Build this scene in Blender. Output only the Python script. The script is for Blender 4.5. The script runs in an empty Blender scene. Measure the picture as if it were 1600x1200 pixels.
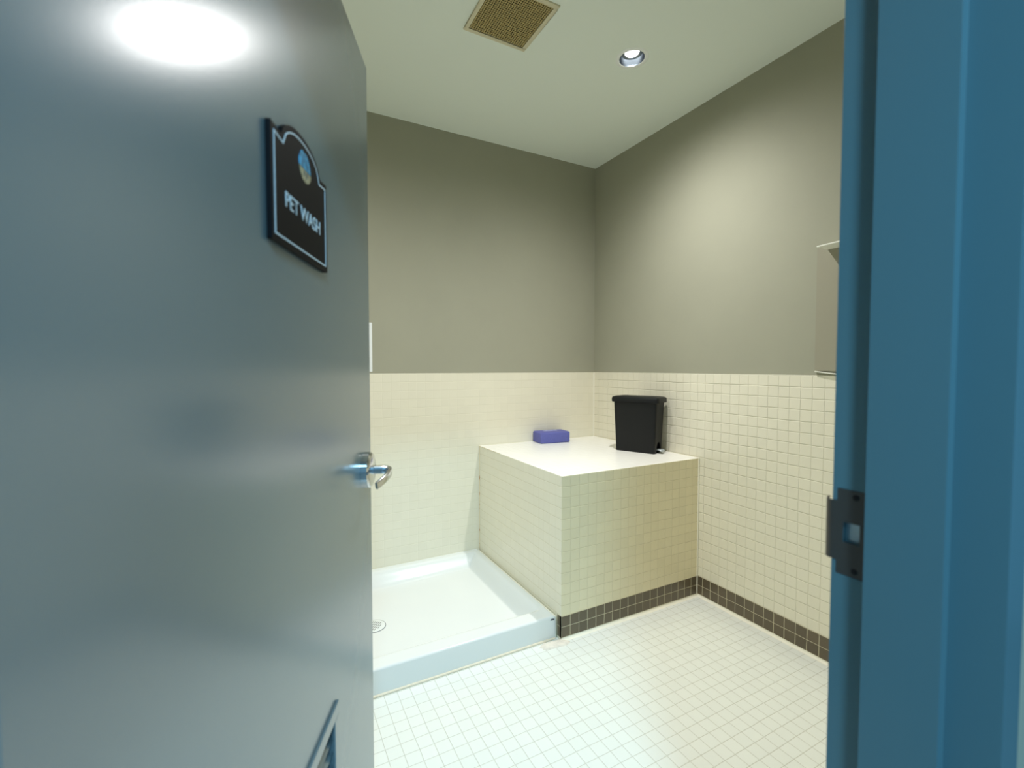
import bpy, bmesh, math, random
from mathutils import Vector, Matrix
random.seed(7)
R = math.radians
scn = bpy.context.scene
col = scn.collection

# ------------------------------------------------------------ camera, world, lights, exposure
FPX = 717.86
CAM = Vector((-2.1319, -2.7232, 1.2816))
cam_data = bpy.data.cameras.new('camera')
cam_data.sensor_fit = 'HORIZONTAL'
cam_data.sensor_width = 36.0
cam_data.lens = FPX * 36.0 / 1600.0
cam_data.clip_start = 0.02
cam_data.clip_end = 60
cam_data.dof.use_dof = True
cam_data.dof.focus_distance = 2.35
cam_data.dof.aperture_fstop = 2.9
cam = bpy.data.objects.new('camera', cam_data)
cam.location = CAM
cam.rotation_euler = (R(90) - 0.03606, 0.0, -0.487435)
col.objects.link(cam)
scn.camera = cam

scn.view_settings.view_transform = 'Standard'
scn.view_settings.look = 'None'
scn.view_settings.exposure = 0.0
scn.view_settings.gamma = 1.0
scn.view_settings.use_curve_mapping = False
try:
    scn.cycles.use_denoising = True
    scn.cycles.max_bounces = 12
    scn.cycles.diffuse_bounces = 8
    scn.cycles.sample_clamp_indirect = 8.0
except Exception:
    pass

world = bpy.data.worlds.new('world')
scn.world = world
world.use_nodes = True
world.node_tree.nodes['Background'].inputs[0].default_value = (0.02, 0.03, 0.04, 1)
world.node_tree.nodes['Background'].inputs[1].default_value = 0.2

H = 2.7303          # ceiling height
DL = [(-0.60, -1.035), (-1.84, -1.035)]      # the two downlights of the room
DL_COL = (1.0, 0.99, 0.975)
DL_W = 104.0
BEAM_POW = 2.2
BEAM_MIX = (0.92, 0.20)
COR_COL = (0.38, 0.73, 1.0)
COR_POS = (-2.28, -3.85)                      # corridor ceiling lamp
COR_W = 97.0

def lamp(name, kind, loc, energy, color, rot=(0, 0, 0), **kw):
    d = bpy.data.lights.new(name, kind)
    d.energy = energy
    d.color = color
    for k, v in kw.items():
        setattr(d, k, v)
    o = bpy.data.objects.new(name, d)
    o.location = loc
    o.rotation_euler = rot
    col.objects.link(o)
    return o

for (lx, ly) in DL:
    o_ = lamp('downlight_beam', 'SPOT', (lx, ly, H - 0.001), DL_W, DL_COL,
              spot_size=R(168), spot_blend=1.0, shadow_soft_size=0.018)
    # reflector lamp: a strong centre beam with a weaker wide skirt
    o_.data.use_nodes = True
    nt = o_.data.node_tree
    em_ = nt.nodes['Emission']
    ge = nt.nodes.new('ShaderNodeNewGeometry')
    sp = nt.nodes.new('ShaderNodeSeparateXYZ')
    nt.links.new(ge.outputs['Incoming'], sp.inputs[0])
    prev = sp.outputs[2]
    for op, v in (('ABSOLUTE', None), ('POWER', BEAM_POW), ('MULTIPLY_ADD', BEAM_MIX)):
        mm = nt.nodes.new('ShaderNodeMath'); mm.operation = op
        nt.links.new(prev, mm.inputs[0])
        if op == 'POWER': mm.inputs[1].default_value = v
        if op == 'MULTIPLY_ADD': mm.inputs[1].default_value, mm.inputs[2].default_value = v
        prev = mm.outputs[0]
    nt.links.new(prev, em_.inputs['Strength'])
lamp('corridor_light', 'AREA', (COR_POS[0], COR_POS[1], H - 0.06), COR_W, COR_COL,
     shape='RECTANGLE', size=0.40, size_y=0.25)

# ------------------------------------------------------------ helpers
def srgb(r, g, b):
    def f(c):
        c /= 255.0
        return c / 12.92 if c <= 0.04045 else ((c + 0.055) / 1.055) ** 2.4
    return (f(r), f(g), f(b), 1.0)

class NT:
    def __init__(s, name):
        s.m = bpy.data.materials.new(name)
        s.m.use_nodes = True
        s.t = s.m.node_tree
        s.b = s.t.nodes['Principled BSDF']
    def n(s, typ, **kw):
        o = s.t.nodes.new(typ)
        for k, v in kw.items():
            setattr(o, k, v)
        return o
    def link(s, a, b):
        s.t.links.new(a, b)
    def math(s, op, a, b=None, c=None):
        o = s.n('ShaderNodeMath', operation=op)
        for i, v in enumerate((a, b, c)):
            if v is None: continue
            if isinstance(v, (int, float)): o.inputs[i].default_value = v
            else: s.link(v, o.inputs[i])
        return o.outputs[0]
    def sstep(s, v, a, b, lo=0.0, hi=1.0):
        o = s.n('ShaderNodeMapRange', interpolation_type='SMOOTHSTEP')
        s.link(v, o.inputs[0])
        o.inputs[1].default_value = a; o.inputs[2].default_value = b
        o.inputs[3].default_value = lo; o.inputs[4].default_value = hi
        return o.outputs[0]
    def mix(s, f, a, b):
        o = s.n('ShaderNodeMix', data_type='RGBA')
        for i, v in ((0, f), (6, a), (7, b)):
            if isinstance(v, (int, float, tuple)): o.inputs[i].default_value = v
            else: s.link(v, o.inputs[i])
        return o.outputs[2]
    def bump(s, h, strength, dist):
        o = s.n('ShaderNodeBump')
        o.inputs['Strength'].default_value = strength
        o.inputs['Distance'].default_value = dist
        s.link(h, o.inputs['Height'])
        s.link(o.outputs[0], s.b.inputs['Normal'])
        return o

def plain(name, c, rough=0.5, metal=0.0, spec=0.5, noise=None, bump=None, coat=0.0):
    k = NT(name)
    k.b.inputs['Roughness'].default_value = rough
    k.b.inputs['Metallic'].default_value = metal
    k.b.inputs['Specular IOR Level'].default_value = spec
    k.b.inputs['Coat Weight'].default_value = coat
    tc = k.n('ShaderNodeTexCoord')
    if noise:
        sc, amt = noise
        nz = k.n('ShaderNodeTexNoise')
        nz.inputs['Scale'].default_value = sc
        nz.inputs['Detail'].default_value = 4
        k.link(tc.outputs['Object'], nz.inputs['Vector'])
        dark = tuple(x * (1 - amt) for x in c[:3]) + (1,)
        lite = tuple(min(1, x * (1 + amt)) for x in c[:3]) + (1,)
        k.link(k.mix(k.sstep(nz.outputs[0], 0.3, 0.7), dark, lite), k.b.inputs['Base Color'])
    else:
        k.b.inputs['Base Color'].default_value = c
    if bump:
        sc, st, di = bump
        nb = k.n('ShaderNodeTexNoise')
        nb.inputs['Scale'].default_value = sc
        nb.inputs['Detail'].default_value = 3
        k.link(tc.outputs['Object'], nb.inputs['Vector'])
        k.bump(nb.outputs[0], st, di)
    return k.m

def tile_mat(name, ax, tile, grout, pu, pv, ou, ov, var=0.05, gap=0.0016, rough=0.3, bump=0.6,
             wav=0.0016, mute=0.0, spec=0.5):
    k = NT(name)
    tc = k.n('ShaderNodeTexCoord')
    nz = k.n('ShaderNodeTexNoise')
    nz.inputs['Scale'].default_value = 9.0
    nz.inputs['Detail'].default_value = 2
    k.link(tc.outputs['Object'], nz.inputs['Vector'])
    sub = k.n('ShaderNodeVectorMath', operation='SUBTRACT')
    k.link(nz.outputs['Color'], sub.inputs[0]); sub.inputs[1].default_value = (0.5, 0.5, 0.5)
    sc = k.n('ShaderNodeVectorMath', operation='SCALE')
    k.link(sub.outputs[0], sc.inputs[0]); sc.inputs['Scale'].default_value = wav * 4
    add = k.n('ShaderNodeVectorMath', operation='ADD')
    k.link(tc.outputs['Object'], add.inputs[0]); k.link(sc.outputs[0], add.inputs[1])
    sep = k.n('ShaderNodeSeparateXYZ'); k.link(add.outputs[0], sep.inputs[0])
    U = sep.outputs['XYZ'.index(ax[0])]; V = sep.outputs['XYZ'.index(ax[1])]
    cu = k.math('DIVIDE', k.math('SUBTRACT', U, ou), pu)
    cv = k.math('DIVIDE', k.math('SUBTRACT', V, ov), pv)
    fu = k.math('FLOOR', cu); fv = k.math('FLOOR', cv)
    ru = k.math('SUBTRACT', cu, fu); rv = k.math('SUBTRACT', cv, fv)
    # small random offset of every tile, so the joints are never dead straight
    wn = k.n('ShaderNodeTexWhiteNoise', noise_dimensions='2D')
    cb = k.n('ShaderNodeCombineXYZ'); k.link(fu, cb.inputs[0]); k.link(fv, cb.inputs[1])
    k.link(cb.outputs[0], wn.inputs['Vector'])
    du = k.math('MULTIPLY', k.math('MINIMUM', ru, k.math('SUBTRACT', 1.0, ru)), pu)
    dv = k.math('MULTIPLY', k.math('MINIMUM', rv, k.math('SUBTRACT', 1.0, rv)), pv)
    if mute:                                      # upright joints filled flusher than level ones
        du = k.math('ADD', du, mute)
    e = k.math('MINIMUM', du, dv)
    g = k.sstep(e, gap * 0.35, gap * 0.9)         # 0 in the joint, 1 on the tile
    h = k.sstep(e, 0.0, gap * 2.4)
    a = tuple(x * (1 - var) for x in tile[:3]) + (1,)
    b = tuple(min(1, x * (1 + var)) for x in tile[:3]) + (1,)
    tcol = k.mix(wn.outputs['Value'], a, b)
    k.link(k.mix(g, grout, tcol), k.b.inputs['Base Color'])
    k.link(k.sstep(g, 0, 1, 0.8, rough), k.b.inputs['Roughness'])
    k.b.inputs['Specular IOR Level'].default_value = spec
    tilt = k.math('MULTIPLY', wn.outputs['Value'], 0.15)
    k.bump(k.math('ADD', h, tilt), bump, 0.0016)
    return k.m

def emis(name, c, s):
    k = NT(name)
    k.b.inputs['Base Color'].default_value = (0.8, 0.8, 0.8, 1)
    k.b.inputs['Emission Color'].default_value = tuple(c) + (1,)
    k.b.inputs['Emission Strength'].default_value = s
    return k.m

class MB:
    def __init__(s):
        s.bm = bmesh.new()
    def poly(s, pts, mi=0):
        f = s.bm.faces.new([s.bm.verts.new(p) for p in pts]); f.material_index = mi; return f
    def box(s, x0, x1, y0, y1, z0, z1, mi=0, bevel=0.0, seg=2, mis=None):
        v = [s.bm.verts.new((x, y, z)) for x in (x0, x1) for y in (y0, y1) for z in (z0, z1)]
        F = [(0, 1, 3, 2), (4, 6, 7, 5), (0, 4, 5, 1), (2, 3, 7, 6), (0, 2, 6, 4), (1, 5, 7, 3)]
        fs = []
        for i, f in enumerate(F):
            q = s.bm.faces.new([v[j] for j in f])
            q.material_index = mis[i] if mis else mi
            fs.append(q)
        if bevel:
            es = list({e for f in fs for e in f.edges})
            r = bmesh.ops.bevel(s.bm, geom=es, offset=bevel, segments=seg, affect='EDGES', profile=0.5)
        return s
    def prism(s, pts, d0, d1, axis='z', mi=0):
        def P(p, d):
            return {'z': (p[0], p[1], d), 'y': (p[0], d, p[1]), 'x': (d, p[0], p[1])}[axis]
        a = [s.bm.verts.new(P(p, d0)) for p in pts]
        b = [s.bm.verts.new(P(p, d1)) for p in pts]
        n = len(pts)
        fs = [s.bm.faces.new(a), s.bm.faces.new(b[::-1])]
        for i in range(n):
            fs.append(s.bm.faces.new([a[i], b[i], b[(i + 1) % n], a[(i + 1) % n]]))
        for f in fs: f.material_index = mi
        return s
    def loft(s, loops, cap0=True, cap1=True, mi=0, closed=True):
        L = [[s.bm.verts.new(p) for p in lp] for lp in loops]
        n = len(L[0])
        for a, b in zip(L, L[1:]):
            for i in range(n if closed else n - 1):
                f = s.bm.faces.new([a[i], a[(i + 1) % n], b[(i + 1) % n], b[i]]); f.material_index = mi
        if cap0: s.bm.faces.new(L[0][::-1]).material_index = mi
        if cap1: s.bm.faces.new(L[-1]).material_index = mi
        return s
    def lathe(s, prof, c=(0, 0, 0), n=40, axis='z', mi=0, cap=False):
        loops = []
        for r, h in prof:
            lp = []
            for i in range(n):
                t = 2 * math.pi * i / n
                a, b = r * math.cos(t), r * math.sin(t)
                lp.append({'z': (c[0] + a, c[1] + b, c[2] + h), 'y': (c[0] + a, c[1] + h, c[2] + b),
                           'x': (c[0] + h, c[1] + a, c[2] + b)}[axis])
            loops.append(lp)
        return s.loft(loops, cap, cap, mi)
    def done(s, name, mats, parent=None, smooth=None, keep=True, bevel=0.0):
        bmesh.ops.remove_doubles(s.bm, verts=s.bm.verts, dist=1e-6)
        bmesh.ops.recalc_face_normals(s.bm, faces=s.bm.faces)
        me = bpy.data.meshes.new(name)
        s.bm.to_mesh(me); s.bm.free()
        for m in (mats if isinstance(mats, (list, tuple)) else [mats]):
            me.materials.append(m)
        o = bpy.data.objects.new(name, me)
        col.objects.link(o)
        if bevel:
            md = o.modifiers.new('soft_edge', 'BEVEL')
            md.width = bevel; md.segments = 3; md.limit_method = 'ANGLE'; md.angle_limit = R(40)
        if smooth is not None:
            me.set_sharp_from_angle(angle=R(smooth)) if hasattr(me, 'set_sharp_from_angle') else None
            for p in me.polygons: p.use_smooth = True
            if hasattr(me, 'set_sharp_from_angle'): me.set_sharp_from_angle(angle=R(smooth))
        if parent is not None:
            o.parent = parent
            if keep and parent.get('_w') is not None:
                o.location = parent['_w']
        return o

def tag(o, label=None, cat=None, kind=None, group=None):
    if label: o['label'] = label
    if cat: o['category'] = cat
    if kind: o['kind'] = kind
    if group: o['group'] = group
    return o

def root(name, loc, label=None, cat=None, kind=None, group=None, rz=0.0, world_children=True):
    """Empty at the thing's base; children built in world coordinates when world_children."""
    o = bpy.data.objects.new(name, None)
    o.empty_display_size = 0.05
    o.location = loc
    o.rotation_euler = (0, 0, rz)
    col.objects.link(o)
    if world_children:
        o['_w'] = (-loc[0], -loc[1], -loc[2])
    return tag(o, label, cat, kind, group)

def boolean_cut(o, cutters):
    """carves holes for good: the cutter bodies are removed afterwards"""
    for c in cutters:
        md = o.modifiers.new('cut', 'BOOLEAN'); md.object = c; md.operation = 'DIFFERENCE'; md.solver = 'EXACT'
    dg = bpy.context.evaluated_depsgraph_get()
    dg.update()
    me = bpy.data.meshes.new_from_object(o.evaluated_get(dg))
    o.modifiers.clear()
    o.data = me
    for c in cutters: bpy.data.objects.remove(c)

def rrect(cx, cy, w, d, r, z, n=5, tilt=0.0):
    pts = []
    for sx, sy, a0 in ((1, 1, 0), (-1, 1, 90), (-1, -1, 180), (1, -1, 270)):
        for i in range(n + 1):
            a = R(a0 + 90 * i / n)
            pts.append((cx + sx * (w / 2 - r) + r * math.cos(a), cy + sy * (d / 2 - r) + r * math.sin(a), z))
    return pts

def text_mesh(name, body, size, mat, parent, xform, sx=1.0, extrude=0.0004, align='CENTER', bold=0.0):
    cu = bpy.data.curves.new(name, 'FONT')
    cu.body = body; cu.size = size; cu.extrude = extrude; cu.align_x = align; cu.align_y = 'CENTER'
    cu.offset = bold
    t = bpy.data.objects.new(name + '_src', cu)
    col.objects.link(t)
    dg = bpy.context.evaluated_depsgraph_get(); dg.update()
    me = bpy.data.meshes.new_from_object(t.evaluated_get(dg))
    bpy.data.objects.remove(t)
    me.name = name
    me.transform(xform @ Matrix.Diagonal((sx, 1, 1, 1)))
    me.materials.clear(); me.materials.append(mat)
    o = bpy.data.objects.new(name, me)
    col.objects.link(o)
    if parent is not None:
        o.parent = parent
        if parent.get('_w') is not None: o.location = parent['_w']
    return o

# ------------------------------------------------------------ dimensions
T = 0.0515                      # tile pitch
TW = 1.2446 / 24                # pitch of the wall rows
WT = 1.2446                     # top of the wall tiling
PX, PD, PH = -0.9282, 0.9491, 0.7725     # platform: left edge, depth, height
FZ = -0.012                     # floor level
LEFT = -2.45                    # left wall of the room
YF, Y1, Y2, Y4 = -2.357, -2.405, -2.488, -2.538   # frame depths: room edge, stop, stop, corridor edge
XR, XS = -1.41, -1.426          # strike jamb: rabbet and stop surfaces
XL, XLS = -2.335, -2.319        # hinge jamb
HZ = 2.038                      # underside of the frame head
PT = 0.004                      # tile stands this far proud of the painted wall

# ------------------------------------------------------------ materials
M_paint = plain('greige wall paint', srgb(161, 160, 142), 0.75, noise=(3, 0.015), bump=(160, 0.12, 0.001), spec=0.25)
M_ceil = plain('ceiling paint', srgb(234, 240, 230), 0.85, bump=(140, 0.1, 0.001), spec=0.2)
CT, CG = srgb(231, 226, 206), srgb(200, 194, 170)
M_tx = tile_mat('cream tile x', 'YZ', CT, CG, T, TW, -PD - 0.034, 0.0, mute=0.0006, bump=0.8, var=0.015)
M_ty = tile_mat('cream tile y', 'XZ', CT, srgb(226, 221, 199), T, TW, PX, 0.0, mute=0.0012, bump=0.3, var=0.012)
M_px = tile_mat('cream tile platform x', 'YZ', CT, srgb(216, 208, 182), T, T, -PD, 0.0, mute=0.0006, bump=0.4, var=0.015)
M_py = tile_mat('shade-warmed tile platform y', 'XZ', srgb(230, 219, 186), srgb(206, 194, 160), T, T, PX, 0.0, mute=0.0005, bump=0.7, var=0.025)  # front sides tanner than the rest: indirect light put into the tile colour
M_pz = tile_mat('light-washed tile platform z', 'XY', srgb(238, 236, 228), srgb(232, 229, 218), T, T, PX, -PD, bump=0.1, var=0.015)  # same tile as the sides, overexposed light on top painted in as white
DT, DG = srgb(98, 88, 70), srgb(196, 188, 160)
M_dx = tile_mat('dark tile x', 'YZ', DT, DG, T, T, -PD - 0.034, 0.0, var=0.1, gap=0.0021, bump=0.5)
M_dy = tile_mat('dark tile y', 'XZ', DT, DG, T, T, PX, 0.0, var=0.1, gap=0.0021, bump=0.5)
M_dpx = tile_mat('dark tile platform x', 'YZ', DT, DG, T, T, -PD, 0.0, var=0.1, gap=0.0021, bump=0.5)
M_floor = tile_mat('white floor tile', 'XY', srgb(228, 231, 223), srgb(192, 192, 178), T, T, PX, -PD - 0.034, var=0.012,
                   gap=0.0016, bump=0.35, rough=0.28, wav=0.001)
M_caulk = plain('white caulk', srgb(238, 234, 216), 0.5)
M_stain = None
M_tray = plain('glazed white tray', srgb(228, 231, 228), 0.16, noise=(2, 0.01), spec=0.6)
M_chrome = plain('brushed chrome', (0.62, 0.64, 0.66, 1), 0.2, 1.0)
M_darkm = plain('dark slot', srgb(45, 45, 42), 0.7)
M_door = plain('grey door enamel', srgb(102, 120, 125), 0.225, spec=1.0, bump=(260, 0.035, 0.001))
M_door.node_tree.nodes['Principled BSDF'].inputs['IOR'].default_value = 1.75
M_frame = plain('blue grey frame enamel', srgb(84, 117, 125), 0.26, spec=0.5, bump=(260, 0.03, 0.001))
M_black = plain('black sign plastic', srgb(12, 12, 14), 0.55, spec=0.1)
M_white = plain('sign white', srgb(205, 222, 230), 0.5)
M_cor = plain('corridor paint', srgb(150, 170, 180), 0.8)
M_corfl = plain('corridor floor', srgb(128, 136, 138), 0.5)  # unseen floor, grey lightened to throw fill light on the ceiling

# ------------------------------------------------------------ room shell
def slab(name, box, mats, label, cat, mis=None, kind='structure', parent=None):
    o = MB().box(*box, mis=mis).done(name, mats, parent)
    return tag(o, label, cat, kind)

# floor of the room and the corridor
slab('floor', (LEFT - 0.1, 0.1, YF - 0.1, 0.1, FZ - 0.1, FZ), M_floor, 'white small square mosaic tile floor of the wash room', 'floor')
slab('floor', (-4.8, 1.2, -5.2, YF - 0.1, FZ - 0.1, FZ), M_corfl, 'unseen corridor floor outside the open doorway', 'floor')

# ceiling with round openings for the downlights and a square one for the vent
ceil = MB().box(LEFT - 0.1, 0.1, YF - 0.1, 0.1, H, H + 0.12).done('ceiling', M_ceil)
cut = [MB().lathe([(0.0605, -0.02), (0.0605, 0.09)], (x, y, H), 48, cap=True).done('cut', M_ceil) for x, y in DL]
VX1, VY1, VS = -1.088, -0.857, 0.27
cut.append(MB().box(VX1 - VS, VX1, VY1 - VS, VY1, H - 0.02, H + 0.08).done('cut', M_ceil))
boolean_cut(ceil, cut)
tag(ceil, 'plain pale ceiling of the wash room', 'ceiling', 'structure')
slab('ceiling', (-4.8, 1.2, -5.2, YF - 0.1, H, H + 0.12), M_ceil, 'corridor ceiling outside the doorway', 'ceiling')

def wall(name, box, label):
    return slab(name, box, M_paint, label, 'wall')
wb = wall('wall_back', (LEFT - 0.1, 0.1 + PT, PT, 0.12, FZ, H), 'far wall, greige paint above cream square tiles')
wr = wall('wall_right', (PT, 0.12, YF, PT, FZ, H), 'right wall, greige paint above cream square tiles')
wl = wall('wall_left', (LEFT - 0.1, LEFT, YF, PT, FZ, H), 'left wall of the wash room behind the open door')
# tile wainscots with a rounded caulked top lip
tw = MB().box(LEFT, 0.0, 0.0, PT, 0.0, WT, mis=[0, 0, 0, 0, 1, 1]).done('tile_wainscot', [M_ty, M_caulk], wb)
tw = MB().box(0.0, PT, YF, 0.0, 2 * T, WT, mis=[0, 0, 0, 0, 1, 1]).done('tile_wainscot', [M_tx, M_caulk], wr)
MB().box(LEFT, LEFT + PT, YF, 0.0, 0.0, WT).done('tile_wainscot', M_tx, wl)  # unseen tiling added so the left wall reflects more light
lip = MB().box(LEFT, 0.0, -0.0006, PT, WT - 0.001, WT + 0.0015, bevel=0.0008).done('caulk_lip', M_caulk, wb)
lip = MB().box(-0.0006, PT, YF, 0.0, WT - 0.001, WT + 0.0022, bevel=0.0008).done('caulk_lip', M_caulk, wr)
# dark skirting rows
bb = MB().box(-0.001, PT, YF, -PD, 0.0, 2 * T).done('baseboard_right', M_dx)
tag(bb, 'two rows of dark grey-brown tiles at the foot of the right wall', 'baseboard', 'structure')

def cove(name, p0, p1, nrm, mat, parent=None, r=0.014, seg=6):
    """concave cove strip between a wall line (p0-p1) and the floor"""
    mb = MB(); lo = []
    for p in (p0, p1):
        lp = [(p[0], p[1], FZ)]
        for i in range(seg + 1):
            a = R(90 * i / seg)
            out = r * (1 - math.sin(a)) if i else r
            lp.append((p[0] + nrm[0] * out, p[1] + nrm[1] * out, FZ + 0.0135 * (1 - math.cos(a))))
        lo.append(lp)
    mb.loft(lo)
    return mb.done(name, mat, parent, smooth=40)
M_cove = plain('cove white', srgb(236, 233, 216), 0.3, noise=(30, 0.03))
tag(cove('trim_1', (0, YF + 0.01), (0, -PD - 0.001), (-1, 0), M_cove), 'white cove strip where the floor meets the right wall', 'trim', 'structure')
# corner caulk line above the platform
tag(MB().prism([(0, 0), (-0.007, 0), (-0.002, -0.002), (0, -0.007)], PH, WT).done('trim_2', M_caulk), 'white caulk line up the tiled room corner', 'trim', 'structure')

# wall with the doorway (three blocks round the opening)
WY0, WY1 = Y4 + 0.008, YF - 0.008
mbw = MB().box(XR + 0.03, 0.12, WY0, WY1, FZ, H).box(LEFT - 0.1, XL - 0.03, WY0, WY1, FZ, H).box(XL - 0.03, XR + 0.03, WY0, WY1, HZ + 0.03, H)
wf = mbw.done('wall_front', M_paint)
MB().box(XR + 0.06, 0.0, WY1, WY1 + PT, 0.0, WT).done('tile_wainscot', M_ty, wf)  # unseen tiles, added to raise the bounce off the doorway wall
tag(wf, 'wall around the doorway, between corridor and wash room', 'wall', 'structure')
# corridor walls
slab('wall_corridor', (-4.8, 1.2, -5.3, -5.2, FZ, H), M_cor, 'corridor wall facing the wash room doorway', 'wall')
slab('wall_corridor', (-4.9, -4.8, -5.3, WY0, FZ, H), M_cor, 'corridor end wall left of the doorway', 'wall')
slab('wall_corridor', (1.2, 1.3, -5.3, WY0, FZ, H), M_cor, 'corridor end wall right of the doorway', 'wall')
mbc = MB().box(-4.8, LEFT - 0.1, WY0, WY1, FZ, H).box(0.12, 1.2, WY0, WY1, FZ, H)
tag(mbc.done('wall_corridor', M_cor), 'corridor wall running on beside the wash room', 'wall', 'structure')

# ------------------------------------------------------------ door frame (hollow metal, double rabbet)
def jamb_profile(xr, xs, sgn):
    b = xr + sgn * 0.05
    k = 0.0
    return [(b, YF), (xr, YF), (xr, Y1), (xs, Y1), (xs, Y2), (xr, Y2), (xr, Y4), (b, Y4),
            (b, Y4 + 0.008), (xr + sgn * 0.028, Y4 + 0.008), (xr + sgn * 0.028, YF - 0.008), (b, YF - 0.008)]
SZ = 1.047                                     # strike centre height
SY0, SY1 = Y1 - 0.0, YF - 0.0075                # plate front (at the stop) and its room side
jr = MB().prism(jamb_profile(XR, XS, 1), FZ, HZ + 0.05).done('trim_3', M_frame)
pk = MB().box(XR - 0.004, XR + 0.012, -2.3965, -2.3700, SZ - 0.0165, SZ + 0.0165).done('cut', M_frame)
rc = MB().box(XR - 0.004, XR + 0.0012, -2.4052, YF - 0.008, SZ - 0.062, SZ + 0.062).done('cut', M_frame)
rc2 = MB().box(XR - 0.004, XR + 0.0012, YF - 0.01, YF + 0.01, SZ - 0.0435, SZ + 0.0435).done('cut', M_frame)
boolean_cut(jr, [pk, rc, rc2])
md = jr.modifiers.new('soft_edge', 'BEVEL'); md.width = 0.0028; md.segments = 3; md.limit_method = 'ANGLE'; md.angle_limit = R(50)
tag(jr, 'blue-lit metal door frame upright with the latch plate', 'door frame', 'structure')
jl = MB().prism(jamb_profile(XL, XLS, -1), FZ, HZ + 0.05).done('trim_4', M_frame, bevel=0.0018)
tag(jl, 'metal door frame upright on the hinge side', 'door frame', 'structure')
hd = [(YF, HZ + 0.05), (YF, HZ), (Y1, HZ), (Y1, HZ - 0.016), (Y2, HZ - 0.016), (Y2, HZ), (Y4, HZ), (Y4, HZ + 0.05)]
hh = MB().prism(hd, XL, XR, axis='x').done('trim_5', M_frame)
tag(hh, 'metal head of the door frame', 'door frame', 'structure')

# strike plate with lip and two screws
M_strike = plain('dull bronze steel', srgb(88, 84, 80), 0.42, 0.6)
st = root('strike_plate', (XR, -2.385, SZ), 'dark metal strike plate with square latch hole on the blue door frame', 'strike plate')
pl = MB().box(XR - 0.0004, XR + 0.001, -2.4048, YF - 0.0065, SZ - 0.0615, SZ + 0.0615).box(
    XR - 0.0004, XR + 0.001, YF - 0.0065, YF + 0.001, SZ - 0.043, SZ + 0.043)
po = pl.done('plate', M_strike, st)
pc = MB().box(XR - 0.01, XR + 0.01, -2.3925, -2.3715, SZ - 0.0145, SZ + 0.0145).done('cut', M_strike)
po.location = (0, 0, 0); po.parent = None
boolean_cut(po, [pc])
po.parent = st; po.location = st['_w']
MB().box(XR + 0.0085, XR + 0.0115, -2.396, -2.3705, SZ - 0.016, SZ + 0.016).done('keeper_back', plain('bare zinc', (0.75, 0.8, 0.82, 1), 0.35, 1.0), st)
# curved lip running out past the frame edge and back towards the wall
lp = MB(); loops = []
for z in (SZ - 0.043, SZ + 0.043):
    L = []
    prof = [(0, 0), (0.0005, 0.004), (0.004, 0.009), (0.010, 0.012), (0.018, 0.0135)]
    pr_ = [(XR - 0.0004 + a, YF + 0.001 + b) for a, b in prof]
    bk = [(XR + 0.001 + a, YF + 0.001 + b - 0.0012) for a, b in prof][::-1]
    loops.append([(x, y, z) for x, y in pr_ + bk])
lp.loft(loops)
lp.done('lip', M_strike, st, smooth=50)
for dz in (-0.0525, 0.0525):
    mb = MB().lathe([(0.0001, -0.0012), (0.004, -0.0009), (0.0046, 0.0)], (XR, -2.3870, SZ + dz), 20, axis='x')
    mb.box(XR - 0.0016, XR - 0.0008, -2.3903, -2.3837, SZ + dz - 0.0005, SZ + dz + 0.0005)
    mb.done('screw', plain('dark screw', srgb(30, 28, 28), 0.5, 0.4), st, smooth=40)

# ------------------------------------------------------------ the open door
LW = 0.93
A = R(23.3)
dvx, dvy = math.sin(A), math.cos(A)
EX, EY = -1.9023, -1.5113
HX, HY = EX - dvx * LW, EY - dvy * LW
RZ = R(90 - 23.3)
door = root('door_1', (HX, HY, FZ), 'grey enamelled door standing open into the wash room', 'door', 'structure', rz=RZ, world_children=False)
dz = -FZ                                       # local z of world zero
def XL_(s): return LW + s                      # s: signed distance from the free edge
lf = MB().box(0, LW, 0, 0.044, 0.008, 2.03 + dz)
leaf = lf.done('leaf', M_door, door)
# louvre opening low in the leaf
LC, LHW = XL_(-0.465), 0.152
LZ0, LZ1 = 0.31 + dz, 0.64 + dz
c1 = MB().box(LC - LHW + 0.012, LC + LHW - 0.012, -0.02, 0.07, LZ0 + 0.012, LZ1 - 0.012).done('cut', M_door)
# cut in the leaf's own frame
leaf.parent = None
boolean_cut(leaf, [c1])
leaf.parent = door
md = leaf.modifiers.new('soft_edge', 'BEVEL'); md.width = 0.0012; md.segments = 2; md.limit_method = 'ANGLE'; md.angle_limit = R(50)
lv = MB()
fr0, fr1 = -0.005, 0.0
for (x0, x1, z0, z1) in ((LC - LHW, LC + LHW, LZ1 - 0.025, LZ1), (LC - LHW, LC + LHW, LZ0, LZ0 + 0.025),
                         (LC - LHW, LC - LHW + 0.025, LZ0 + 0.025, LZ1 - 0.025), (LC + LHW - 0.025, LC + LHW, LZ0 + 0.025, LZ1 - 0.025)):
    lv.box(x0, x1, fr0, fr1, z0, z1)
louv = lv.done('louver', M_door, door, bevel=0.001)
sl = MB()
nsl = 11
for i in range(nsl):
    z = LZ0 + 0.03 + i * (LZ1 - LZ0 - 0.06) / (nsl - 1)
    sl.loft([[(x, 0.004, z - 0.012), (x, 0.02, z + 0.010), (x, 0.036, z - 0.012), (x, 0.034, z - 0.0125), (x, 0.02, z + 0.0075), (x, 0.006, z - 0.0125)]
             for x in (LC - LHW + 0.013, LC + LHW - 0.013)])
sl.done('slats', M_door, louv)
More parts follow.
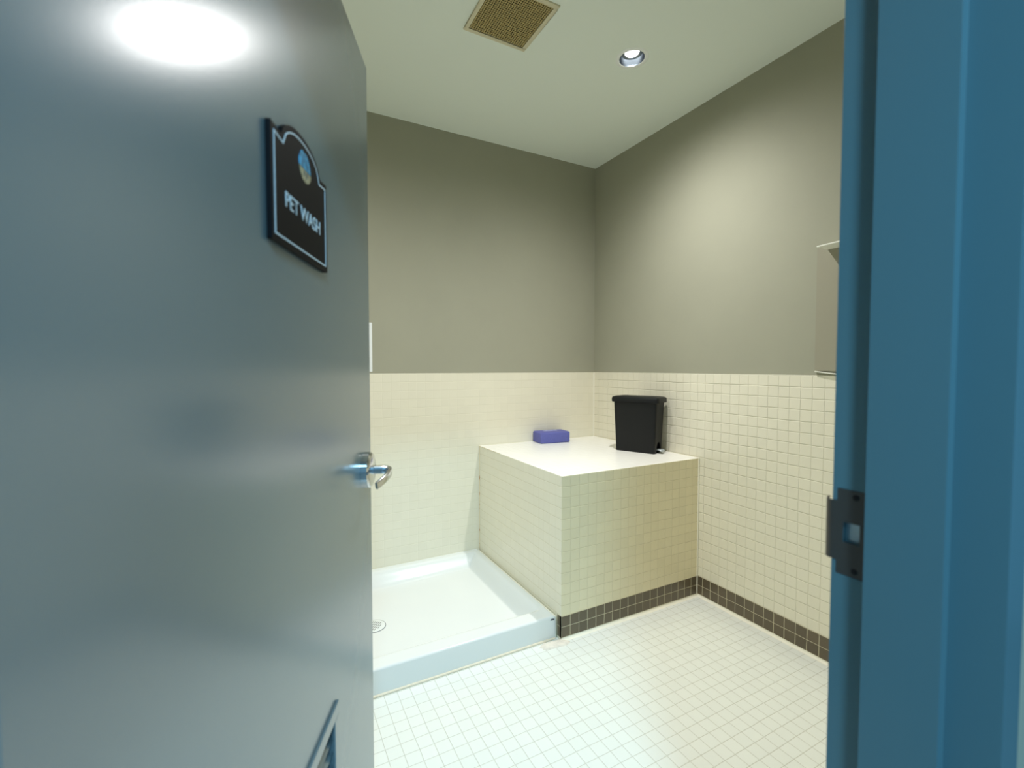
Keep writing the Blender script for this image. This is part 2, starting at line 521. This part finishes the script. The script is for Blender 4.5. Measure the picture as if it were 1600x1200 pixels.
# lever handle
M_lever = plain('satin chrome lever', (0.70, 0.72, 0.74, 1), 0.16, 1.0)
LZ = 1.033 + dz
LX = XL_(-0.071)
ros = MB().lathe([(0.0001, -0.021), (0.033, -0.021), (0.0395, -0.019), (0.0428, -0.015), (0.0435, -0.002), (0.0435, 0.0)],
                 (LX, 0, LZ), 56, axis='y').done('rose', M_lever, door, smooth=35)
tag(ros, label='round satin chrome rose of the lever handle')
def sweep(path, sect_w, sect_h, n=16):
    """rounded bar along a path in the local XY plane (z = height) with per-point width/height"""
    loops = []
    P = [Vector(p) for p in path]
    for i, p in enumerate(P):
        t = (P[min(i + 1, len(P) - 1)] - P[max(i - 1, 0)]).normalized()
        side = Vector((0, 0, 1)).cross(t).normalized()
        up = t.cross(side).normalized()
        w, h = sect_w[i], sect_h[i]
        lp = []
        for k in range(n):
            a = 2 * math.pi * k / n
            ca, sa = math.cos(a), math.sin(a)
            e = 0.55
            x = math.copysign(abs(ca) ** e, ca) * w / 2
            y = math.copysign(abs(sa) ** e, sa) * h / 2
            lp.append(tuple(p + side * x + up * y))
        loops.append(lp)
    return loops
path, ws, hs = [], [], []
for y in (-0.018, -0.03, -0.042, -0.050):
    path.append((LX, y, LZ)); ws.append(0.020); hs.append(0.020)
for i in range(1, 8):
    a = R(90 * i / 7)
    path.append((LX - 0.016 * (1 - math.cos(a)) , -0.050 - 0.014 * math.sin(a), LZ - 0.0006 * i))
    ws.append(0.020 - 0.011 * i / 7); hs.append(0.020 + 0.002 * i / 7)
for i in range(1, 13):
    u = i / 12
    path.append((LX - 0.016 - 0.070 * u, -0.064 + 0.017 * u ** 2.0 , LZ - 0.004 - 0.014 * u ** 1.3))
    ws.append(0.009 - 0.002 * u); hs.append(0.022 - 0.005 * u)
lev = MB().loft(sweep(path, ws, hs)).done('lever', M_lever, ros, smooth=60)
# latch in the door edge
MB().box(LW - 0.0002, LW + 0.0014, 0.009, 0.036, LZ - 0.028, LZ + 0.028).box(
    LW + 0.0014, LW + 0.009, 0.015, 0.029, LZ - 0.011, LZ + 0.011).done('latch', M_chrome, door)

# ------------------------------------------------------------ sign on the door: PET WASH
sign = root('door_sign', (EX - dvx * 0.467, EY - dvy * 0.467, 1.4497),
            'black arched PET WASH sign with white outline on the grey door', 'sign', rz=RZ, world_children=False)
def sign_outline(w, h, sh, notch, rise, n=22):
    """half width w, bottom 0, shoulder height h; shoulders sh wide, arch rising by rise"""
    pts = [(-w, 0.0), (w, 0.0), (w, h), (w - sh, h - notch)]
    aw = w - sh
    for i in range(n + 1):
        t = i / n
        x = aw * (1 - 2 * t)
        z = h - notch + (rise + notch) * (1 - abs(2 * t - 1) ** 2.3) ** 0.62
        pts.append((x, z))
    pts += [(-w, h)]
    out = []
    for p in pts:
        if not out or (abs(p[0] - out[-1][0]) + abs(p[1] - out[-1][1])) > 1e-5: out.append(p)
    return out
so = sign_outline(0.112, 0.1525, 0.034, 0.003, 0.0305)
MB().prism([(x, z) for x, z in so], -0.0075, -0.0005, axis='y').done('plaque', M_black, sign, bevel=0.0006)
def ring(outer, inner, y0, y1):
    mb = MB(); n = len(outer)
    for a, b, c, d in ((outer, inner, y0, y0),):
        for i in range(n):
            j = (i + 1) % n
            mb.poly([(outer[i][0], y0, outer[i][1]), (outer[j][0], y0, outer[j][1]), (inner[j][0], y0, inner[j][1]), (inner[i][0], y0, inner[i][1])])
            mb.poly([(outer[i][0], y1, outer[i][1]), (outer[j][0], y1, outer[j][1]), (outer[j][0], y0, outer[j][1]), (outer[i][0], y0, outer[i][1])])
            mb.poly([(inner[i][0], y0, inner[i][1]), (inner[j][0], y0, inner[j][1]), (inner[j][0], y1, inner[j][1]), (inner[i][0], y1, inner[i][1])])
    return mb
def inset(pts, d):
    n = len(pts); out = []
    for i in range(n):
        p0, p1, p2 = Vector(pts[i - 1]), Vector(pts[i]), Vector(pts[(i + 1) % n])
        e1, e2 = (p1 - p0).normalized(), (p2 - p1).normalized()
        n1, n2 = Vector((-e1.y, e1.x)), Vector((-e2.y, e2.x))
        m = (n1 + n2); m = m / max(m.length, 1e-6)
        k = d / max(m.dot(n1), 0.45)
        out.append(tuple(p1 + m * k))
    return out
b0 = [(x, z + 0.0) for x, z in inset(so, 0.0085)]
b1 = inset(so, 0.0108)
ring(b0, b1, -0.0081, -0.0074).done('border_line', M_white, sign)
def on_door(x, z, y=-0.0078):
    # text plane: local X along the door, local Z up, facing -Y
    return Matrix.Translation((x, y, z)) @ Matrix.Rotation(R(90), 4, 'X')
text_mesh('lettering', 'PET WASH', 0.0305, M_white, sign, on_door(0.0035, 0.0650), sx=1.0, bold=0.0)
M_teal = plain('teal print', srgb(52, 150, 190), 0.5, noise=(120, 0.45))
M_sand = plain('sand print', srgb(168, 158, 122), 0.5, noise=(150, 0.4))
def blob(pts, y0, y1, mat, name, par):
    return MB().prism(pts, y0, y1, axis='y').done(name, mat, par)
lg_up, lg_dn = [], []
cx, cz = 0.008, 0.141
for i in range(25):
    a = R(180 * i / 24)
    lg_up.append((cx + 0.0235 * math.cos(a) - 0.003 * math.sin(a), cz + 0.0255 * math.sin(a) ** 0.85 - 0.004 + 0.0012 * math.sin(7 * a)))
em = blob(lg_up, -0.0082, -0.0074, M_teal, 'emblem', sign)
lg_dn = [(cx + 0.0235, cz - 0.0052), (cx - 0.0235, cz - 0.0052)]
for i in range(1, 16):
    a = R(180 + 180 * i / 16)
    lg_dn.append((cx + 0.0228 * math.cos(a) + 0.002, cz - 0.005 + 0.0185 * math.sin(a)))
blob(lg_dn, -0.0082, -0.0074, M_sand, 'emblem_base', em)
stk = MB()
for (x0, z0, x1, z1, w) in ((-0.008, 0.015, -0.010, -0.004, 0.0014), (0.001, 0.018, -0.002, 0.0, 0.0012), (0.008, 0.014, 0.007, -0.003, 0.0016),
                            (-0.004, -0.008, -0.006, -0.016, 0.0012), (0.006, -0.007, 0.004, -0.018, 0.0012)):
    stk.prism([(cx + x0 - w, cz + z0), (cx + x0 + w, cz + z0), (cx + x1 + w * 0.4, cz + z1), (cx + x1 - w * 0.4, cz + z1)], -0.0085, -0.008, axis='y')
stk.done('emblem_marks', plain('dark teal print', srgb(18, 74, 98), 0.5), em)

TY0_ = -0.918
# ------------------------------------------------------------ tiled platform in the corner
plat = root('tiled_platform', (PX / 2, -PD / 2, FZ), 'waist-high cream tiled block, its top coloured as washed out by light, in the room corner', 'platform')
mb = MB().box(PX, -0.0016, -PD, -0.0016, FZ, PH, mis=[0, 0, 1, 1, 2, 2])
mb.done('body', [M_px, M_py, M_pz], plat, bevel=0.002)
sk = MB().box(PX - 0.0012, 0.0, -PD - 0.0012, -PD + 0.01, 0.0, 2 * T, mis=[1, 0, 0, 0, 0, 0])
sk.box(PX - 0.0012, PX, -PD - 0.0012, TY0_ - 0.0, 0.0, 2 * T, mis=[1, 1, 1, 1, 1, 1])
tag(sk.done('tile_skirting', [M_dy, M_dpx], plat), label='two rows of dark grey-brown tiles')
cove('cove_strip', (PX, -PD), (0.0, -PD), (0, -1), M_cove, plat)
# caulk beads: against the right wall, behind, and the stained joint at the tray
def bead(name, pts, r, mat, par, n=8):
    P = [Vector(p) for p in pts]; loops = []
    for i, p in enumerate(P):
        t = (P[min(i + 1, len(P) - 1)] - P[max(i - 1, 0)]).normalized()
        ref = Vector((0, 0, 1)) if abs(t.z) < 0.9 else Vector((1, 0, 0))
        s = ref.cross(t).normalized(); u = t.cross(s)
        loops.append([tuple(p + s * r * math.cos(2 * math.pi * k / n) + u * r * math.sin(2 * math.pi * k / n)) for k in range(n)])
    return MB().loft(loops).done(name, mat, par, smooth=60)
bead('caulk_bead', [(-0.0046, -PD - 0.001, 0.0), (-0.0046, -PD - 0.001, PH - 0.001)], 0.0038, M_caulk, plat)
bead('caulk_bead', [(PX, -0.0036, PH - 0.0018), (-0.001, -0.0036, PH - 0.0018)], 0.0028, M_caulk, plat)
bead('caulk_bead', [(-0.0036, -0.001, PH - 0.0018), (-0.0036, -PD, PH - 0.0018)], 0.0028, M_caulk, plat)
ks = NT('rust-spotted caulk')
tc = ks.n('ShaderNodeTexCoord'); nz = ks.n('ShaderNodeTexNoise'); nz.inputs['Scale'].default_value = 26; nz.inputs['Detail'].default_value = 3
ks.link(tc.outputs['Object'], nz.inputs['Vector'])
ks.link(ks.mix(ks.sstep(nz.outputs[0], 0.55, 0.7), srgb(226, 214, 184), srgb(184, 140, 92)), ks.b.inputs['Base Color'])
M_stain = ks.m
tag(bead('caulk_bead', [(PX - 0.0006, -0.0042, 0.1), (PX - 0.0006, -0.0042, PH)], 0.0034, M_stain, plat), label='rust-spotted caulk joint')
bead('caulk_bead', [(PX - 0.0005, -0.01, PH - 0.001), (PX - 0.0005, -0.30, PH - 0.001)], 0.0016, M_stain, plat)

# ------------------------------------------------------------ shower tray
TX0, TX1, TY0, TY1, TZ = LEFT, PX - 0.014, -0.92, 0.0, 0.0985
tray = root('shower_tray', ((TX0 + TX1) / 2, (TY0 + TY1) / 2, FZ), 'low white shower tray on the floor beside the tiled block', 'shower tray')
DCX, DCY = -1.70, -0.478
def sm(t):
    t = max(0.0, min(1.0, t)); return t * t * (3 - 2 * t)
def hgt(x, y):
    dist = math.hypot(x - DCX, y - DCY)
    fl = 0.024 + 0.014 * min(1.0, dist / 0.75)
    r = 0.0
    for d, flat, slope in ((TX1 - x, 0.030, 0.085), (x - TX0, 0.030, 0.085), (TY1 - y, 0.028, 0.10), (y - TY0, 0.070, 0.095)):
        r = max(r, 1 - sm((d - flat) / slope))
    z = fl + (TZ - fl) * r
    for d in (TX1 - x, y - TY0):                # rounded outer edge
        rr = 0.010
        if d < rr: z -= rr - math.sqrt(max(0, rr * rr - (rr - d) ** 2))
    return z
def samples(a, b, fine0, fine1):
    s = set()
    for k in (0, 0.0006, 0.002, 0.004, 0.007, 0.01):
        s.add(a + k); s.add(b - k)
    for lo, hi in ((a + 0.01, a + fine0), (b - fine1, b - 0.01)):
        n = 26
        for i in range(n + 1): s.add(lo + (hi - lo) * i / n)
    n = 30
    lo, hi = a + fine0, b - fine1
    for i in range(n + 1): s.add(lo + (hi - lo) * i / n)
    return sorted(s)
xs, ys = samples(TX0, TX1, 0.14, 0.14), samples(TY0, TY1, 0.19, 0.15)
tb = bmesh.new()
grid = [[tb.verts.new((x, y, hgt(x, y))) for y in ys] for x in xs]
for i in range(len(xs) - 1):
    for j in range(len(ys) - 1):
        tb.faces.new([grid[i][j], grid[i + 1][j], grid[i + 1][j + 1], grid[i][j + 1]])
# outer walls down to the floor
def skirt(vs):
    lo = [tb.verts.new((v.co.x, v.co.y, FZ)) for v in vs]
    for a, b, c, d in zip(vs, vs[1:], lo[1:], lo): tb.faces.new([a, b, c, d])
skirt([g[0] for g in grid]); skirt([g[-1] for g in grid]); skirt(grid[0]); skirt(grid[-1])
bmesh.ops.remove_doubles(tb, verts=tb.verts, dist=1e-5)
bmesh.ops.recalc_face_normals(tb, faces=tb.faces)
me = bpy.data.meshes.new('basin'); tb.to_mesh(me); tb.free(); me.materials.append(M_tray)
for p in me.polygons: p.use_smooth = True
me.set_sharp_from_angle(angle=R(60))
bo = bpy.data.objects.new('basin', me); col.objects.link(bo); bo.parent = tray; bo.location = tray['_w']
# drain grate
dzc = 0.0255
dm = MB().lathe([(0.0001, 0.0030), (0.050, 0.0028), (0.0535, 0.0018), (0.0545, -0.004)], (DCX, DCY, dzc), 48)
dr = dm.done('drain_cover', plain('white drain enamel', srgb(232, 236, 234), 0.25, 0.1), tray, smooth=40)
sl = MB()
for row in range(4):
    for k in range(7):
        a = (row - 1.5) * 0.020; b = (k - 3) * 0.0095
        if math.hypot(abs(a) + 0.007, b) > 0.043: continue
        ca, sa = math.cos(R(52)), math.sin(R(52))
        c = Vector((DCX + a * ca - b * sa, DCY + a * sa + b * ca))
        u = Vector((ca, sa)); v = Vector((-sa, ca))
        pts = [c + u * 0.0068 + v * 0.0014, c + u * 0.0068 - v * 0.0014, c - u * 0.0068 - v * 0.0014, c - u * 0.0068 + v * 0.0014]
        sl.prism([(p.x, p.y) for p in pts], dzc + 0.0027, dzc + 0.0034)
sl.done('drain_slots', M_darkm, dr)
MB().lathe([(0.0545, -0.001), (0.0545, 0.0012), (0.0565, 0.0012), (0.0565, -0.001)], (DCX, DCY, dzc), 48).done('drain_gasket', plain('grey gasket', srgb(120, 122, 120), 0.6), dr)
# chip and little scratch on the front corner, sealing bead along the floor
MB().prism([(-0.036, 0.0845), (-0.014, 0.0825), (-0.0125, 0.0885), (-0.020, 0.0915), (-0.034, 0.0915)], -0.9206, -0.9196, axis='y').done('chip', plain('chip grey', srgb(96, 98, 104), 0.7), tray).location = Vector(tray['_w']) + Vector((TX1 + 0.008, 0, -0.004))
bead('caulk_bead', [(TX1 - 0.002, TY0 - 0.002, FZ + 0.003), (-1.4, TY0 - 0.002, FZ + 0.003), (TX0 + 0.01, TY0 - 0.002, FZ + 0.003)], 0.006,
     plain('cream sealing bead', srgb(222, 212, 190), 0.6, noise=(40, 0.06)), tray)
MB().box(TX1 - 0.004, PX - 0.005, TY0 + 0.004, 0.0, FZ, 0.0925).done('side_grout', M_caulk, tray, bevel=0.003)
# mortar patch at the front corner
pm = MB()
random.seed(3)
def lumpy(cx_, cy_, rx, ry, h, n=18, seed=0):
    random.seed(seed)
    rad = [1 + random.uniform(-0.22, 0.22) for _ in range(n)]
    loops = []
    for f, z in ((1.0, 0.0), (0.93, h * 0.6), (0.7, h), (0.3, h * 1.1)):
        loops.append([(cx_ + rx * f * rad[i] * math.cos(2 * math.pi * i / n), cy_ + ry * f * rad[i] * math.sin(2 * math.pi * i / n), FZ + z) for i in range(n)])
    return loops
pm.loft(lumpy(-0.972, -0.962, 0.075, 0.030, 0.007, seed=4))
tag(pm.done('mortar_patch', plain('white mortar', srgb(222, 214, 200), 0.8, noise=(60, 0.08), bump=(90, 0.5, 0.002)), smooth=60),
    'rough white mortar smear on the floor at the tray corner', 'mortar patch')

# ------------------------------------------------------------ pedal bin on the platform
BA = R(-65.6)
bin_ = root('pedal_bin', (-0.1405, -0.6165, PH), 'slim black plastic pedal bin with lid, standing on the tiled block', 'bin', rz=BA, world_children=False)
M_bin = plain('black ribbed plastic', srgb(17, 19, 20), 0.5, spec=0.3, bump=(300, 0.06, 0.0008))
loops = []
for z, w, d, r in ((0.0, 0.240, 0.112, 0.010), (0.002, 0.246, 0.117, 0.012), (0.05, 0.2495, 0.1195, 0.012), (0.28, 0.268, 0.138, 0.014), (0.302, 0.270, 0.140, 0.014)):
    loops.append(rrect(0, 0, w, d, r, z))
body = MB().loft(loops).done('body', M_bin, bin_, smooth=40)
# dark pedal recess on the narrow front side
bc = MB().box(0.105, 0.14, -0.030, 0.030, 0.004, 0.045).done('cut', M_bin)
ba = MB().lathe([(0.022, 0.0), (0.022, 0.04)], (0.105, 0, 0.045), 24, axis='x', cap=True).done('cut', M_bin)
body.parent = None; boolean_cut(body, [bc, ba]); body.parent = bin_
loops = []
for z, w, d, r in ((0.300, 0.290, 0.150, 0.018), (0.302, 0.298, 0.156, 0.02), (0.322, 0.298, 0.156, 0.02), (0.329, 0.292, 0.150, 0.02),
                   (0.334, 0.270, 0.130, 0.02), (0.336, 0.23, 0.10, 0.02)):
    loops.append(rrect(0, 0, w, d, r, z))
lid = MB().loft(loops).done('lid', M_bin, bin_, smooth=40)
MB().box(-0.158, -0.140, -0.03, 0.03, 0.296, 0.32, bevel=0.004).done('hinge', M_bin, lid)
pl_ = []
for x, w, z in ((0.112, 0.034, 0.019), (0.128, 0.036, 0.021), (0.142, 0.052, 0.020), (0.152, 0.052, 0.017), (0.156, 0.044, 0.014)):
    pl_.append([(x, -w / 2, z - 0.004), (x, w / 2, z - 0.004), (x, w / 2 + 0.001, z), (x, w / 2 - 0.003, z + 0.004), (x, -w / 2 + 0.003, z + 0.004), (x, -w / 2 - 0.001, z)])
tag(MB().loft(pl_).done('pedal', plain('grey pedal', srgb(176, 184, 186), 0.35, 0.3), bin_, smooth=40, bevel=0.001), label='light grey foot pedal')

# ------------------------------------------------------------ purple foam block
fb = root('foam_block', (-0.4240, -0.0775, PH), 'small purple-blue foam block lying near the wall on the tiled block', 'foam block', rz=R(-5.6), world_children=False)
loops = []
W_, D_, Hh, r_ = 0.222, 0.130, 0.074, 0.010
for z, k in ((0.0, 0.006), (0.003, 0.001), (0.008, 0.0), (Hh - 0.010, 0.0), (Hh - 0.005, 0.0015), (Hh - 0.001, 0.006), (Hh, 0.010)):
    loops.append(rrect(0, 0, W_ - 2 * k, D_ - 2 * k, r_, z))
MB().loft(loops).done('block', plain('purple foam', srgb(94, 97, 162), 0.8, noise=(90, 0.05), bump=(200, 0.2, 0.001)), fb, smooth=50)
mk = MB()
random.seed(12)
x = -0.048
while x < 0.05:
    w = random.uniform(0.004, 0.009)
    mk.box(x, x + w, 0.010, 0.010 + random.choice((0.020, 0.026)), Hh - 0.0005, Hh + 0.0008)
    x += w + 0.003
mk.done('faded_marking', plain('pale print', srgb(205, 208, 230), 0.7), fb)

# ------------------------------------------------------------ paper notice on the far wall
no = root('paper_notice', (-1.708, PT, 1.257), 'white printed paper notice on the far wall, half behind the door', 'notice')
MB().box(-1.8165, -1.6005, PT - 0.0012, PT - 0.0002, 1.257, 1.540).done('sheet', plain('paper', srgb(232, 236, 236), 0.7), no)
M_ink = plain('ink', srgb(28, 28, 30), 0.8)
for body_, xe, z in (('te', -1.6225, 1.417), ('s', -1.6305, 1.3885), ('e', -1.6285, 1.3615), ('an', -1.6155, 1.3335)):
    text_mesh('print', body_, 0.026, M_ink, no, Matrix.Translation((xe, PT - 0.0015, z)) @ Matrix.Rotation(R(90), 4, 'X'), align='RIGHT', extrude=0.0002)

# ------------------------------------------------------------ shelf unit on the right wall
sh = root('wall_shelf', (PT, -1.8, 1.262), 'thin white two-tier shelf on the right wall beside the door frame', 'shelf')
M_shelf = plain('shelf white', srgb(236, 236, 224), 0.4)
M_panel = plain('shade beige', srgb(154, 150, 131), 0.6)
def plate(name, z, th, y0, slope, dpt0, dpt1, mat):
    L = 0.42
    lo = []
    for (y, x) in ((y0, -dpt0), (y0 - L, -dpt1)):
        dz_ = slope * (y0 - y)
        lo.append([(PT, y, z + dz_), (x, y, z + dz_), (x, y, z + dz_ + th), (PT, y, z + dz_ + th)])
    return MB().loft(lo).done(name, mat, sh, bevel=0.0006)
plate('upper_shelf', 1.786, 0.005, -1.600, 0.0, 0.088, 0.128, M_shelf)
plate('lower_shelf', 1.262, 0.004, -1.560, -0.12, 0.010, 0.022, M_shelf)
MB().box(-0.004, PT, -1.98, -1.557, 1.266, 1.80).done('shade_panel', M_panel, sh)  # thin sheet darker than the wall, painted shade between the shelves

# ------------------------------------------------------------ recessed downlights
M_trim = plain('lamp trim white', srgb(244, 246, 242), 0.4)
M_refl = plain('satin reflector', (0.22, 0.26, 0.30, 1), 0.32, 1.0)
M_lens = emis('lit lamp', (1.0, 0.99, 0.97), 4.5)
labs = ['round recessed ceiling light above the tiled block, switched on', 'round recessed ceiling light over the shower tray, behind the door']
for (lx, ly), lb in zip(DL, labs):
    r0 = root('recessed_light', (lx, ly, H), lb, 'ceiling light', group='recessed downlights in the wash room ceiling', world_children=False)
    MB().lathe([(0.058, 0.012), (0.058, -0.0002), (0.060, -0.002), (0.073, -0.002), (0.076, 0.0)], (0, 0, 0), 56).done('trim_ring', M_trim, r0, smooth=40)
    MB().lathe([(0.0575, -0.001), (0.0555, 0.010), (0.052, 0.024), (0.049, 0.032), (0.034, 0.036)], (0, 0, 0), 56).done('reflector', M_refl, r0, smooth=60)
    MB().lathe([(0.0605, 0.0), (0.0605, 0.09), (0.0001, 0.09)], (0, 0, 0), 40).done('housing', plain('can dark', srgb(90, 92, 94), 0.6), r0, smooth=40)
    MB().lathe([(0.0340, 0.037), (0.0335, 0.026), (0.029, 0.0215), (0.0001, 0.0195)], (0, 0, 0), 48).done('lamp_face', M_lens, r0, smooth=60)

# ------------------------------------------------------------ ceiling vent
vt = root('ceiling_vent', (VX1 - VS / 2, VY1 - VS / 2, H), 'square beige ceiling vent grille with a pale frame', 'vent')
fr = MB(); o = 0.014
for b in ((VX1 - VS - o, VX1 + o, VY1 - 0.004, VY1 + o), (VX1 - VS - o, VX1 + o, VY1 - VS - o, VY1 - VS + 0.004),
          (VX1 - VS - o, VX1 - VS + 0.004, VY1 - VS + 0.004, VY1 - 0.004), (VX1 - 0.004, VX1 + o, VY1 - VS + 0.004, VY1 - 0.004)):
    fr.box(*b, H - 0.006, H + 0.004)
fr.done('frame', plain('vent frame', srgb(214, 206, 176), 0.5), vt, bevel=0.001)
g = MB()
n = 26
for i in range(1, n):
    x = VX1 - VS * i / n; g.box(x - 0.0017, x + 0.0017, VY1 - VS, VY1, H - 0.003, H + 0.004)
    y = VY1 - VS * i / n; g.box(VX1 - VS, VX1, y - 0.0017, y + 0.0017, H - 0.0028, H + 0.0038)
g.done('grille', plain('vent grille', srgb(178, 160, 108), 0.6), vt)
MB().box(VX1 - VS + 0.001, VX1 - 0.001, VY1 - VS + 0.001, VY1 - 0.001, H + 0.05, H + 0.078).done('duct', plain('vent duct', srgb(88, 80, 56), 0.8), vt)

# ------------------------------------------------------------ corridor ceiling lamp (behind the camera)
cl = root('corridor_lamp', (COR_POS[0], COR_POS[1], H), 'rectangular bluish ceiling lamp in the corridor outside the doorway', 'ceiling light', world_children=False)
MB().box(-0.23, 0.23, -0.155, 0.155, -0.045, 0.0, bevel=0.004).done('housing', M_trim, cl)
MB().box(-0.20, 0.20, -0.125, 0.125, -0.05, -0.0452).done('diffuser', emis('corridor diffuser', (0.45, 0.7, 1.0), 5.0), cl)

for ob in list(scn.objects):
    if '_w' in ob: del ob['_w']
